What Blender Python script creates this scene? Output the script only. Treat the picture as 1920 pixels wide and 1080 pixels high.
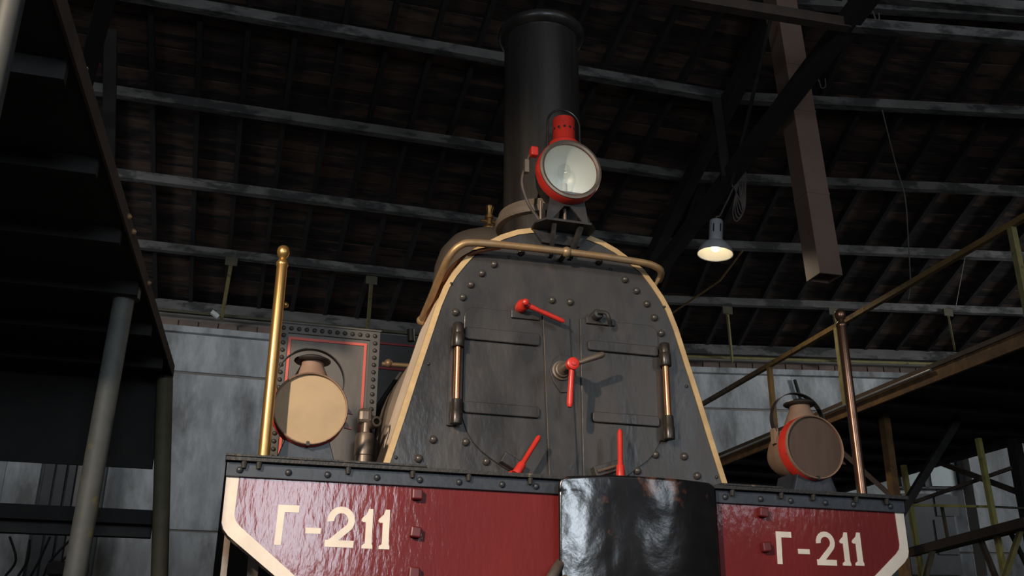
import bpy, math, random
from mathutils import Vector, Matrix, noise

random.seed(7)
for o in list(bpy.data.objects): bpy.data.objects.remove(o)
scene = bpy.context.scene
COL = scene.collection

# ------------------------------------------------------------------ camera
CAM = Vector((-1.511, -3.904, 0.688))
YAW, PIT, ROL = math.radians(16.233), math.radians(21.293), math.radians(0.259)
FPX = 1850.0
fw = Vector((math.sin(YAW)*math.cos(PIT), math.cos(YAW)*math.cos(PIT), math.sin(PIT)))
r0 = Vector((math.cos(YAW), -math.sin(YAW), 0))
u0 = r0.cross(fw)
rt = r0*math.cos(ROL) + u0*math.sin(ROL)
up = -r0*math.sin(ROL) + u0*math.cos(ROL)
cd = bpy.data.cameras.new('camera'); cam = bpy.data.objects.new('camera', cd); COL.objects.link(cam)
cam.matrix_world = Matrix(((rt.x, up.x, -fw.x, CAM.x), (rt.y, up.y, -fw.y, CAM.y), (rt.z, up.z, -fw.z, CAM.z), (0, 0, 0, 1)))
cd.sensor_width = 36; cd.lens = FPX/1920*36; cd.clip_start = 0.05; cd.clip_end = 200
scene.camera = cam

# ------------------------------------------------------------------ world, lights, exposure
w = bpy.data.worlds.new('world'); scene.world = w; w.use_nodes = True
w.node_tree.nodes['Background'].inputs[0].default_value = (0.55, 0.62, 0.72, 1)
w.node_tree.nodes['Background'].inputs[1].default_value = 0.006
vs = scene.view_settings
vs.view_transform = 'Standard'; vs.look = 'None'; vs.gamma = 1; vs.use_curve_mapping = False; vs.exposure = 0.0

def aim(o, p, q):
    o.location = p; o.rotation_euler = (Vector(q)-Vector(p)).to_track_quat('-Z', 'Y').to_euler()
def spot(name, p, q, watts, colr, angle, blend, size):
    d = bpy.data.lights.new(name, 'SPOT'); d.energy = watts; d.color = colr; d.spot_size = math.radians(angle)
    d.spot_blend = blend; d.shadow_soft_size = size
    o = bpy.data.objects.new(name, d); COL.objects.link(o); aim(o, p, q); return o
def area(name, p, q, watts, colr, sx, sy, spread=180):
    d = bpy.data.lights.new(name, 'AREA'); d.shape = 'RECTANGLE'; d.size = sx; d.size_y = sy; d.energy = watts; d.color = colr; d.spread = math.radians(spread)
    o = bpy.data.objects.new(name, d); COL.objects.link(o); aim(o, p, q); return o
# warm floodlight of the hall, left of the camera
spot('hall_floodlight', (-4.55, -4.9, 3.6), (-0.90, 0.3, 1.60), 2150, (1.0, 0.82, 0.62), 38.5, 0.9, 0.07)
# daylight through the windows on the far side of the hall (behind the camera)
area('window_daylight', (-0.55, -11.9, 3.0), (-0.55, 0, 2.6), 250, (0.80, 0.90, 1.0), 1.7, 2.0)
area('window_daylight', (7.4, -12.0, 4.75), (2.0, 0, 3.4), 110, (0.80, 0.90, 1.0), 1.8, 2.6)
area('window_daylight', (-8.6, -10.5, 3.4), (-1.0, 2, 2.6), 160, (0.80, 0.90, 1.0), 1.8, 2.6)
# added broad fill, high behind the camera, for the rear wall and purlins
area('front_fill', (1.0, -13.0, 9.0), (2.0, 11.0, 5.6), 150, (0.95, 0.97, 1.0), 18, 2.4)
# added fill panels out of view at both sides, brightening the rear wall
area('rear_wall_fill', (-7.2, 5.0, 5.2), (-1.0, 12.0, 5.25), 20, (0.92, 0.96, 1.0), 1.6, 1.0, 62)
area('rear_wall_fill', (14.0, 3.5, 5.2), (7.5, 11.5, 5.1), 36, (0.92, 0.97, 1.0), 1.6, 1.0, 66)

# ------------------------------------------------------------------ pixel helper (1920 x 1080 frame -> point at a known depth)
def ray(px, py):
    return rt*((px-960)/FPX) + up*((540-py)/FPX) + fw
def at(px, py, Y):
    v = ray(px, py); return CAM + v*((Y-CAM.y)/v.y)
def atx(px, py, X):
    v = ray(px, py); return CAM + v*((X-CAM.x)/v.x)
def atz(px, py, Z):
    v = ray(px, py); return CAM + v*((Z-CAM.z)/v.z)
AR = math.radians(11.5)
NR = Vector((math.sin(AR), math.cos(AR), 0)); TR = Vector((math.cos(AR), -math.sin(AR), 0))
def atn(px, py, d):
    v = ray(px, py); return CAM + v*(d/v.dot(NR))

# ------------------------------------------------------------------ materials
MATS = {}
def mat(name, c1, c2=None, rough=0.5, metal=0.0, scale=6.0, stretch=(1, 1, 1), bump=0.0, bscale=40.0, coat=0.0,
        rvar=0.0, rand=0.0, lo=0.35, hi=0.65, spec=0.5, c3=None, s3=2.0, t3=(0.55, 0.7), emit=None, bdist=0.01, glass=False):
    m = bpy.data.materials.new(name); m.use_nodes = True; nt = m.node_tree; N = nt.nodes; L = nt.links
    b = N['Principled BSDF']
    b.inputs['Base Color'].default_value = (*c1, 1); b.inputs['Roughness'].default_value = rough; b.inputs['Metallic'].default_value = metal
    b.inputs['Specular IOR Level'].default_value = spec
    if coat: b.inputs['Coat Weight'].default_value = coat; b.inputs['Coat Roughness'].default_value = 0.09
    tc = N.new('ShaderNodeTexCoord'); mp = N.new('ShaderNodeMapping'); mp.inputs['Scale'].default_value = stretch
    L.new(tc.outputs['Object'], mp.inputs['Vector'])
    info = N.new('ShaderNodeObjectInfo')
    ad = N.new('ShaderNodeVectorMath'); ad.operation = 'ADD'
    cmb = N.new('ShaderNodeCombineXYZ')
    mul = N.new('ShaderNodeMath'); mul.operation = 'MULTIPLY'; mul.inputs[1].default_value = 37.0 if rand else 0.0
    L.new(info.outputs['Random'], mul.inputs[0])
    for k in range(3): L.new(mul.outputs[0], cmb.inputs[k])
    L.new(mp.outputs[0], ad.inputs[0]); L.new(cmb.outputs[0], ad.inputs[1])
    vec = ad.outputs[0]
    col = None
    if c2 is not None:
        nz = N.new('ShaderNodeTexNoise'); nz.inputs['Scale'].default_value = scale; nz.inputs['Detail'].default_value = 8; nz.inputs['Roughness'].default_value = 0.6
        L.new(vec, nz.inputs['Vector'])
        rp = N.new('ShaderNodeValToRGB'); rp.color_ramp.elements[0].position = lo; rp.color_ramp.elements[1].position = hi
        rp.color_ramp.elements[0].color = (*c1, 1); rp.color_ramp.elements[1].color = (*c2, 1)
        L.new(nz.outputs['Fac'], rp.inputs[0]); col = rp.outputs[0]
        if rvar:
            mr = N.new('ShaderNodeMapRange'); mr.inputs['To Min'].default_value = rough-rvar; mr.inputs['To Max'].default_value = rough+rvar
            mr.inputs['From Min'].default_value = 0.3; mr.inputs['From Max'].default_value = 0.7
            L.new(nz.outputs['Fac'], mr.inputs['Value']); L.new(mr.outputs[0], b.inputs['Roughness'])
    if c3 is not None:
        n3 = N.new('ShaderNodeTexNoise'); n3.inputs['Scale'].default_value = s3; n3.inputs['Detail'].default_value = 10; n3.inputs['Roughness'].default_value = 0.65
        L.new(vec, n3.inputs['Vector'])
        r3 = N.new('ShaderNodeValToRGB'); r3.color_ramp.elements[0].position = t3[0]; r3.color_ramp.elements[1].position = t3[1]
        L.new(n3.outputs['Fac'], r3.inputs[0])
        mx = N.new('ShaderNodeMix'); mx.data_type = 'RGBA'
        L.new(r3.outputs[0], mx.inputs['Factor'])
        if col is not None: L.new(col, mx.inputs['A'])
        else: mx.inputs['A'].default_value = (*c1, 1)
        mx.inputs['B'].default_value = (*c3, 1); col = mx.outputs['Result']
    if rand:
        hs = N.new('ShaderNodeHueSaturation')
        mr2 = N.new('ShaderNodeMapRange'); mr2.inputs['To Min'].default_value = 1-rand; mr2.inputs['To Max'].default_value = 1+rand
        L.new(info.outputs['Random'], mr2.inputs['Value']); L.new(mr2.outputs[0], hs.inputs['Value'])
        if col is not None: L.new(col, hs.inputs['Color'])
        else: hs.inputs['Color'].default_value = (*c1, 1)
        col = hs.outputs[0]
    if col is not None: L.new(col, b.inputs['Base Color'])
    if bump:
        nb = N.new('ShaderNodeTexNoise'); nb.inputs['Scale'].default_value = bscale; nb.inputs['Detail'].default_value = 6
        L.new(vec, nb.inputs['Vector'])
        bp = N.new('ShaderNodeBump'); bp.inputs['Strength'].default_value = bump; bp.inputs['Distance'].default_value = bdist
        L.new(nb.outputs['Fac'], bp.inputs['Height']); L.new(bp.outputs[0], b.inputs['Normal'])
        if coat: L.new(bp.outputs[0], b.inputs['Coat Normal'])
    if emit: b.inputs['Emission Color'].default_value = (*emit[0], 1); b.inputs['Emission Strength'].default_value = emit[1]
    if glass: b.inputs['Transmission Weight'].default_value = 1.0; b.inputs['IOR'].default_value = 1.45
    MATS[name] = m; return m

mat('black_plate', (0.026, 0.025, 0.025), (0.052, 0.046, 0.042), rough=0.33, scale=3.5, stretch=(1.6, 1, .7), bump=0.11, bscale=18, rvar=0.09, c3=(0.085, 0.062, 0.048), s3=4.5, t3=(0.58, 0.8), bdist=0.02)
mat('black_gloss', (0.007, 0.007, 0.009), (0.012, 0.012, 0.013), rough=0.20, spec=0.75, scale=5, bump=0.10, bscale=10, c3=(0.10, 0.045, 0.028), s3=4, t3=(0.62, 0.69), bdist=0.03)
mat('rivet_iron', (0.055, 0.052, 0.050), (0.085, 0.075, 0.066), rough=0.30, scale=20, metal=0.3)
mat('black_iron', (0.020, 0.020, 0.022), (0.040, 0.036, 0.033), rough=0.45, scale=14, bump=0.1, bscale=50, rvar=0.1)
mat('black_hinge', (0.030, 0.028, 0.027), (0.055, 0.045, 0.038), rough=0.32, metal=0.5, scale=14)
mat('blue_black', (0.020, 0.024, 0.032), (0.036, 0.040, 0.050), rough=0.40, scale=9, bump=0.15, bscale=30)
mat('dark_iron', (0.012, 0.012, 0.012), (0.03, 0.026, 0.022), rough=0.7, scale=8, bump=0.1)
mat('soot_iron', (0.006, 0.006, 0.006), (0.012, 0.010, 0.009), rough=0.8, scale=8)
mat('chimney_black', (0.018, 0.016, 0.015), (0.034, 0.029, 0.025), rough=0.36, scale=2.4, stretch=(4, 4, .25), bump=0.06, bscale=12, rvar=0.08)
mat('worn_steel', (0.16, 0.125, 0.10), (0.24, 0.19, 0.15), rough=0.42, metal=0.6, scale=10)
mat('beam_red', (0.135, 0.011, 0.012), (0.175, 0.016, 0.015), rough=0.55, spec=0.25, scale=3, stretch=(1, 1, .35), bump=0.22, bscale=40, coat=0.6, rvar=0.05, bdist=0.006)
mat('bolt_red', (0.15, 0.014, 0.014), (0.10, 0.012, 0.012), rough=0.4, scale=20)
mat('signal_red', (0.62, 0.035, 0.022), (0.50, 0.028, 0.02), rough=0.38, scale=12, c3=(0.16, 0.03, 0.02), s3=18, t3=(0.62, 0.72))
mat('cream', (0.80, 0.72, 0.62), (0.70, 0.62, 0.54), rough=0.5, scale=12)
mat('brass', (0.60, 0.36, 0.12), (0.44, 0.26, 0.10), rough=0.34, metal=0.85, scale=9, stretch=(1, 1, .3), rvar=0.08, c3=(0.34, 0.24, 0.13), s3=6, t3=(0.55, 0.75))
mat('dull_brass', (0.42, 0.27, 0.13), (0.30, 0.19, 0.10), rough=0.45, metal=0.45, scale=12, c3=(0.34, 0.26, 0.17), s3=7, t3=(0.5, 0.7))
mat('dark_copper', (0.22, 0.125, 0.085), (0.15, 0.085, 0.06), rough=0.30, metal=0.85, scale=8, stretch=(1, 1, .3), rvar=0.05)
mat('shaded_pipe', (0.042, 0.044, 0.044), (0.03, 0.032, 0.032), rough=0.6, scale=9)  # pipe grey darkened so the near post looks out of the light
mat('copper', (0.52, 0.24, 0.12), (0.34, 0.15, 0.08), rough=0.30, metal=0.9, scale=8, stretch=(1, 1, .3), rvar=0.06)
mat('brass_trim', (0.60, 0.42, 0.20), (0.46, 0.31, 0.15), rough=0.45, metal=0.0, scale=14)
mat('tan_cladding', (0.80, 0.66, 0.52), (0.70, 0.56, 0.43), rough=0.6, scale=6)
mat('dusty_brown', (0.16, 0.125, 0.095), (0.11, 0.085, 0.065), rough=0.7, scale=5)
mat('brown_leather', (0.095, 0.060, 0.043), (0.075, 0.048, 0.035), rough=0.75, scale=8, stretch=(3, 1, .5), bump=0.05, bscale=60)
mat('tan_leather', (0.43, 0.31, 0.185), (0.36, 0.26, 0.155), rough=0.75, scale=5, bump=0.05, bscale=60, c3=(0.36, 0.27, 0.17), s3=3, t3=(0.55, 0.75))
mat('lantern_dust', (0.27, 0.17, 0.115), (0.21, 0.13, 0.09), rough=0.7, scale=8)
mat('lantern_black', (0.016, 0.015, 0.015), (0.03, 0.026, 0.022), rough=0.5, scale=8)
mat('reflector', (0.90, 0.91, 0.87), (0.84, 0.85, 0.82), rough=0.40, metal=0.05, scale=4)
def pane_glass(name, refl=0.08):
    m = bpy.data.materials.new(name); m.use_nodes = True; nt = m.node_tree; N = nt.nodes; L = nt.links
    N.remove(N['Principled BSDF']); out = N['Material Output']
    tp = N.new('ShaderNodeBsdfTransparent'); tp.inputs[0].default_value = (.97, .98, .97, 1)
    gl = N.new('ShaderNodeBsdfGlossy'); gl.inputs['Roughness'].default_value = .06
    lw = N.new('ShaderNodeLayerWeight'); lw.inputs['Blend'].default_value = .35
    fr = N.new('ShaderNodeMath'); fr.operation = 'MULTIPLY_ADD'; fr.inputs[1].default_value = .35; fr.inputs[2].default_value = .03
    L.new(lw.outputs['Facing'], fr.inputs[0])
    mx = N.new('ShaderNodeMixShader'); L.new(fr.outputs[0], mx.inputs[0]); L.new(tp.outputs[0], mx.inputs[1]); L.new(gl.outputs[0], mx.inputs[2]); L.new(mx.outputs[0], out.inputs[0])
    MATS[name] = m
pane_glass('glass')
mat('tank_grey', (0.105, 0.092, 0.080), (0.075, 0.066, 0.058), rough=0.45, scale=2.2, stretch=(3, 1, .5), rvar=0.08, c3=(0.15, 0.13, 0.11), s3=2.5, t3=(0.55, 0.75))
mat('tank_strip', (0.085, 0.078, 0.07), (0.06, 0.055, 0.05), rough=0.5, scale=9)
mat('red_line', (0.62, 0.105, 0.075), (0.52, 0.10, 0.075), rough=0.55, scale=9)
mat('dark_red_line', (0.30, 0.012, 0.02), rough=0.5)
mat('worn_edge', (0.022, 0.021, 0.022), (0.03, 0.028, 0.026), rough=0.55, scale=8, c3=(0.20, 0.14, 0.08), s3=28, t3=(0.60, 0.70), bump=0.4, bscale=60)
mat('concrete', (0.42, 0.425, 0.43), (0.58, 0.585, 0.585), rough=0.9, scale=2.6, stretch=(1.3, 1, .5), bump=0.5, bscale=7, c3=(0.22, 0.215, 0.205), s3=1.5, t3=(0.46, 0.66), rand=0.08, bdist=0.04, lo=.40, hi=.60)
mat('concrete_warm', (0.22, 0.20, 0.18), (0.30, 0.275, 0.25), rough=0.9, scale=1.3, bump=0.2, bscale=7)
mat('brick', (0.20, 0.14, 0.11), (0.14, 0.10, 0.085), rough=0.9, scale=4, rand=0.25)
mat('floor_concrete', (0.11, 0.105, 0.10), (0.16, 0.15, 0.14), rough=0.8, scale=1.2, bump=0.2, bscale=9)
mat('roof_board', (0.090, 0.052, 0.036), (0.045, 0.028, 0.021), rough=0.85, scale=1.2, stretch=(1, 5, 5), rand=0.5, bump=0.2, bscale=14, c3=(0.010, 0.009, 0.010), s3=0.6, t3=(0.46, 0.58))
mat('rafter_wood', (0.022, 0.019, 0.017), (0.012, 0.011, 0.010), rough=0.85, scale=3, stretch=(3, 1, 3), rand=0.3)  # lack of light put into the colour: rafters darker than the boards
mat('purlin_wood', (0.175, 0.165, 0.155), (0.10, 0.094, 0.088), rough=0.8, scale=1.6, stretch=(1.2, 3, 3), rand=0.1, c3=(0.045, 0.043, 0.042), s3=1.4, t3=(0.48, 0.56))
mat('truss_wood', (0.028, 0.024, 0.021), (0.016, 0.014, 0.013), rough=0.85, scale=3, rand=0.2)
mat('rust_beam', (0.085, 0.055, 0.04), (0.05, 0.036, 0.03), rough=0.8, scale=5)
mat('yellow_paint', (0.30, 0.25, 0.10), (0.21, 0.175, 0.07), rough=0.6, scale=8, c3=(0.10, 0.075, 0.04), s3=9, t3=(0.58, 0.66))
mat('bright_yellow', (0.52, 0.46, 0.15), (0.40, 0.35, 0.11), rough=0.6, scale=8, c3=(0.16, 0.13, 0.06), s3=9, t3=(0.60, 0.68))
mat('olive_paint', (0.105, 0.095, 0.055), (0.07, 0.063, 0.04), rough=0.7, scale=6)
mat('rail_yellow', (0.27, 0.165, 0.055), (0.18, 0.11, 0.045), rough=0.55, scale=5, c3=(0.07, 0.05, 0.04), s3=7, t3=(0.56, 0.66))
mat('duct_brown', (0.20, 0.125, 0.095), (0.17, 0.105, 0.08), rough=0.7, scale=3)
mat('lamp_grey', (0.50, 0.51, 0.53), (0.42, 0.43, 0.45), rough=0.45, scale=8)
mat('lamp_inside', (0.85, 0.82, 0.74), rough=0.5)
mat('bulb', (1, .95, .85), emit=((1.0, 0.84, 0.58), 9.0))
mat('wire', (0.22, 0.20, 0.18), rough=0.5, metal=0.5)
mat('rope', (0.14, 0.115, 0.10), rough=0.8)
mat('pipe_grey', (0.12, 0.125, 0.115), (0.085, 0.09, 0.085), rough=0.6, scale=9, c3=(0.20, 0.18, 0.06), s3=4, t3=(0.58, 0.66))
mat('steel_edge', (0.55, 0.54, 0.52), (0.42, 0.41, 0.40), rough=0.35, metal=0.7, scale=8)
mat('rust_edge', (0.22, 0.115, 0.04), (0.10, 0.055, 0.03), rough=0.8, scale=7, c3=(0.40, 0.20, 0.04), s3=5, t3=(0.6, 0.7))
mat('pane', (0.20, 0.26, 0.25), (0.28, 0.34, 0.32), rough=0.35, scale=1.5)
mat('cabinet_grey', (0.075, 0.075, 0.078), (0.055, 0.055, 0.058), rough=0.6, scale=3)
mat('rubber', (0.05, 0.04, 0.033), (0.08, 0.06, 0.05), rough=0.6, scale=20)
mat('white_plastic', (0.6, 0.6, 0.58), rough=0.6)

# ------------------------------------------------------------------ mesh builder
WO = {}          # world origin of every object
class MB:
    def __init__(s): s.v = []; s.f = []
    def add(s, vs, fs):
        k = len(s.v); s.v += [tuple(p) for p in vs]; s.f += [tuple(i+k for i in f) for f in fs]; return s
    def box(s, a, b):
        (x0, y0, z0), (x1, y1, z1) = a, b
        return s.add([(x0, y0, z0), (x1, y0, z0), (x1, y1, z0), (x0, y1, z0), (x0, y0, z1), (x1, y0, z1), (x1, y1, z1), (x0, y1, z1)],
                     [(0, 3, 2, 1), (4, 5, 6, 7), (0, 1, 5, 4), (1, 2, 6, 5), (2, 3, 7, 6), (3, 0, 4, 7)])
    def beam(s, p, q, wd, ht, upv=(0, 0, 1)):
        p, q = Vector(p), Vector(q); d = (q-p).normalized(); u = Vector(upv)
        if abs(d.dot(u)) > .98: u = Vector((0, 1, 0))
        sd = d.cross(u).normalized(); u = sd.cross(d)
        V = []
        for c in (p, q):
            for a, b in ((-1, -1), (1, -1), (1, 1), (-1, 1)): V.append(c + sd*(a*wd/2) + u*(b*ht/2))
        return s.add(V, [(3, 2, 1, 0), (4, 5, 6, 7), (0, 1, 5, 4), (1, 2, 6, 5), (2, 3, 7, 6), (3, 0, 4, 7)])
    def lathe(s, c, axis, prof, seg=24, closed=False, cap=True):
        c = Vector(c); a = Vector(axis).normalized(); t = Vector((1, 0, 0)) if abs(a.x) < .9 else Vector((0, 1, 0))
        e1 = (t - a*t.dot(a)).normalized(); e2 = a.cross(e1)
        V = []; Fs = []
        for r, h in prof:
            for k in range(seg):
                th = 2*math.pi*k/seg; V.append(c + a*h + (e1*math.cos(th)+e2*math.sin(th))*r)
        n = len(prof)
        for i in range(n-1 + (1 if closed else 0)):
            j = (i+1) % n
            for k in range(seg):
                k2 = (k+1) % seg; Fs.append((i*seg+k, i*seg+k2, j*seg+k2, j*seg+k))
        if not closed and cap:
            if prof[0][0] > 1e-5: Fs.append(tuple(range(seg-1, -1, -1)))
            if prof[-1][0] > 1e-5: Fs.append(tuple(range((n-1)*seg, n*seg)))
        return s.add(V, Fs)
    def cyl(s, p, q, r, r2=None, seg=16):
        p, q = Vector(p), Vector(q); r2 = r if r2 is None else r2
        return s.lathe(p, q-p, [(r, 0), (r2, (q-p).length)], seg)
    def tube(s, pts, r, seg=10, caps=True, closed=False):
        pts = [Vector(p) for p in pts]; n = len(pts); V = []; Fs = []
        prev = None
        for i, p in enumerate(pts):
            if closed: d = pts[(i+1) % n]-pts[i-1]
            else: d = pts[min(i+1, n-1)]-pts[max(i-1, 0)]
            d.normalize()
            if prev is None:
                t = Vector((0, 0, 1)) if abs(d.z) < .9 else Vector((1, 0, 0)); e = (t-d*t.dot(d)).normalized()
            else: e = (prev-d*prev.dot(d)).normalized()
            prev = e; g = d.cross(e); rr = r[i] if isinstance(r, (list, tuple)) else r
            for k in range(seg):
                th = 2*math.pi*k/seg; V.append(p+(e*math.cos(th)+g*math.sin(th))*rr)
        m = n if closed else n-1
        for i in range(m):
            j = (i+1) % n
            for k in range(seg):
                k2 = (k+1) % seg; Fs.append((i*seg+k, i*seg+k2, j*seg+k2, j*seg+k))
        if caps and not closed: Fs.append(tuple(range(seg-1, -1, -1))); Fs.append(tuple(range((n-1)*seg, n*seg)))
        return s.add(V, Fs)
    def sphere(s, c, r, seg=14, rings=8, sc=(1, 1, 1)):
        V = []; Fs = []; c = Vector(c)
        for i in range(rings+1):
            ph = math.pi*i/rings
            for k in range(seg):
                th = 2*math.pi*k/seg
                V.append(c+Vector((math.sin(ph)*math.cos(th)*r*sc[0], math.sin(ph)*math.sin(th)*r*sc[1], math.cos(ph)*r*sc[2])))
        for i in range(rings):
            for k in range(seg):
                k2 = (k+1) % seg; Fs.append((i*seg+k, (i+1)*seg+k, (i+1)*seg+k2, i*seg+k2))
        return s.add(V, Fs)
    def prism(s, poly, y0, y1):            # polygon in x,z ; extruded along y
        n = len(poly); V = [(x, y0, z) for x, z in poly]+[(x, y1, z) for x, z in poly]
        A = sum(poly[i][0]*poly[(i+1) % n][1]-poly[(i+1) % n][0]*poly[i][1] for i in range(n))
        fr = tuple(range(n)); bk = tuple(range(2*n-1, n-1, -1))
        sd = [(i, i+n, (i+1) % n+n, (i+1) % n) for i in range(n)]
        if A < 0:
            fr = fr[::-1]; bk = bk[::-1]; sd = [q[::-1] for q in sd]
        return s.add(V, [fr, bk]+sd)
    def ribbon(s, A, B, y0, y1):           # strip between two polylines in x,z
        n = len(A)
        V = [(x, y0, z) for x, z in A]+[(x, y0, z) for x, z in B]+[(x, y1, z) for x, z in A]+[(x, y1, z) for x, z in B]
        Fs = []
        for i in range(n-1):
            Fs += [(i, i+1, n+i+1, n+i), (2*n+i, 3*n+i, 3*n+i+1, 2*n+i+1), (i, 2*n+i, 2*n+i+1, i+1), (n+i, n+i+1, 3*n+i+1, 3*n+i)]
        Fs += [(0, n, 3*n, 2*n), (n-1, 3*n-1, 4*n-1, 2*n-1)]
        return s.add(V, Fs)
    def mesh(s, name, m, smooth=True, origin=(0, 0, 0)):
        me = bpy.data.meshes.new(name); og = Vector(origin)
        me.from_pydata([tuple(Vector(p)-og) for p in s.v], [], s.f); me.validate()
        import bmesh
        bm = bmesh.new(); bm.from_mesh(me); bmesh.ops.recalc_face_normals(bm, faces=bm.faces); bm.to_mesh(me); bm.free()
        me.materials.append(MATS[m])
        if smooth:
            for p in me.polygons: p.use_smooth = True
            me.set_sharp_from_angle(angle=math.radians(38))
        return me
    def build(s, name, m, parent=None, smooth=True, bevel=0.0, **kw):
        og = WO[parent.name] if parent else Vector((0, 0, 0))
        o = bpy.data.objects.new(name, s.mesh(name, m, smooth, og)); COL.objects.link(o)
        if parent: o.parent = parent
        WO[o.name] = og.copy()
        if bevel:
            bv = o.modifiers.new('bevel', 'BEVEL'); bv.width = bevel; bv.segments = 2; bv.limit_method = 'ANGLE'; bv.angle_limit = math.radians(50)
        tag(o, **kw); return o
def tag(o, label=None, cat=None, group=None, kind=None):
    if label: o['label'] = label
    if cat: o['category'] = cat
    if group: o['group'] = group
    if kind: o['kind'] = kind
    return o
def thing(name, loc, label=None, cat=None, group=None, kind=None):
    o = bpy.data.objects.new(name, None); COL.objects.link(o); o.location = loc; o.empty_display_size = .1
    WO[o.name] = Vector(loc); return tag(o, label, cat, group, kind)
def inst(name, me, parent, p, rot=None, scale=None):       # a further piece that shares mesh data
    o = bpy.data.objects.new(name, me); COL.objects.link(o); og = WO[parent.name] if parent else Vector((0, 0, 0))
    o.parent = parent; o.location = Vector(p)-og
    if rot: o.rotation_euler = rot
    if scale: o.scale = scale
    WO[o.name] = Vector(p); return o
def circ(cx, cz, r, a0, a1, n):
    return [(cx+r*math.cos(math.radians(a0+(a1-a0)*i/n)), cz+r*math.sin(math.radians(a0+(a1-a0)*i/n))) for i in range(n+1)]
def rrect(x0, x1, z0, z1, r, n=4):
    return circ(x1-r, z1-r, r, 0, 90, n)+circ(x0+r, z1-r, r, 90, 180, n)+circ(x0+r, z0+r, r, 180, 270, n)+circ(x1-r, z0+r, r, 270, 360, n)
def smoothpath(pts, k=5):
    P = [Vector(p) for p in pts]; out = []
    for i in range(len(P)-1):
        a, b, c, d = P[max(i-1, 0)], P[i], P[i+1], P[min(i+2, len(P)-1)]
        for j in range(k):
            t = j/k
            out.append(.5*((2*b)+(c-a)*t+(2*a-5*b+4*c-d)*t*t+(3*b-a-3*c+d)*t**3))
    out.append(P[-1]); return out

# ================================================================== SETTING
YC = CAM.y
DL, DR_, SL, ZE = 16.0, 16.95, 0.2425, 6.17
def zl(d): return ZE+SL*(DL-d)
def kx(d): return 4.764+0.1003*d            # kink (relative to the camera) for the left section at depth d
def L_pt(x, d, dz=0): return Vector((x, d+YC, zl(d)+dz))
def R_pt(t, d, dz=0):                       # right section: t along the wall, d along its normal
    p = CAM+NR*d+TR*t; return Vector((p.x, p.y, ZE+SL*(DR_-d)+dz))
def kt(d):                                  # where the right section meets the left one (t value)
    # n.p' - y' = DR_-DL ; p' = NR*d+TR*t ; y' = NR.y*d+TR.y*t
    return (d-(DR_-DL)-NR.y*d)/TR.y
floor = MB().box((-14, -14, -.1), (18, 14, 0)).build('floor', 'floor_concrete', smooth=False, kind='structure')
# --- roof
ceil_m = MB()
ceil_m.add([L_pt(-11, 17.2, .32), L_pt(CAM.x+kx(17.2), 17.2, .32), L_pt(CAM.x+kx(-2), -2, .32), L_pt(-11, -2, .32)], [(0, 1, 2, 3)])
ceil_m.add([R_pt(kt(18.1), 18.1, .32), R_pt(18, 18.1, .32), R_pt(18, -1, .32), R_pt(kt(-1.05), -1.05, .32)], [(0, 1, 2, 3)])
ceiling = ceil_m.build('ceiling', 'soot_iron', smooth=False, kind='structure')
sol = ceiling.modifiers.new('thick', 'SOLIDIFY'); sol.thickness = .03; sol.offset = 1
BW = 0.21
d = 16.9; i = 0
while d > 7.4:
    g = random.uniform(-.006, .006)
    a, b = d, d-BW+.012
    for side in (0, 1):
        m = MB()
        if side == 0: q = [L_pt(-9.5, a, .27+g), L_pt(CAM.x+kx(a), a, .27+g), L_pt(CAM.x+kx(b), b, .27+g), L_pt(-9.5, b, .27+g)]
        else:
            a2, b2 = a+.95, b+.95
            q = [R_pt(kt(a2), a2, .27+g), R_pt(15, a2, .27+g), R_pt(15, b2, .27+g), R_pt(kt(b2), b2, .27+g)]
        m.add(q+[p+Vector((0, 0, .025)) for p in q], [(0, 1, 2, 3), (7, 6, 5, 4), (0, 4, 5, 1), (1, 5, 6, 2), (2, 6, 7, 3), (3, 7, 4, 0)])
        m.build('roof_board', 'roof_board', ceiling, smooth=False)
    d -= BW; i += 1
x = -8.84+.0
while x < 5.0:
    lo, hi = 16.6, 7.4
    if CAM.x+kx(lo) > x:
        dd = lo
        MB().beam(L_pt(x, lo, .19), L_pt(x, hi, .19), .06, .13).build('rafter', 'rafter_wood', ceiling, smooth=False) if CAM.x+kx(hi) > x else None
    x += .5425
t = -1.0
while t < 14:
    d0 = 17.5; d1 = 8.3
    # clip at the kink
    while kt(d1) > t and d1 < d0: d1 += .1
    if d0-d1 > .3: MB().beam(R_pt(t, d0, .19), R_pt(t, d1, .19), .06, .13).build('rafter', 'rafter_wood', ceiling, smooth=False)
    t += .60
for k in range(6):
    dl = DL-1.525*k-(.0 if k else -.02); dr = DR_-1.525*k
    ww = .11; hh = .125 if k else .18
    MB().beam(L_pt(-9.5, dl, .06), L_pt(CAM.x+kx(dl), dl, .06), ww, hh).build('purlin', 'purlin_wood', ceiling, smooth=False)
    MB().beam(R_pt(kt(dr), dr, .06), R_pt(15, dr, .06), ww, hh).build('purlin', 'purlin_wood', ceiling, smooth=False)

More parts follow.
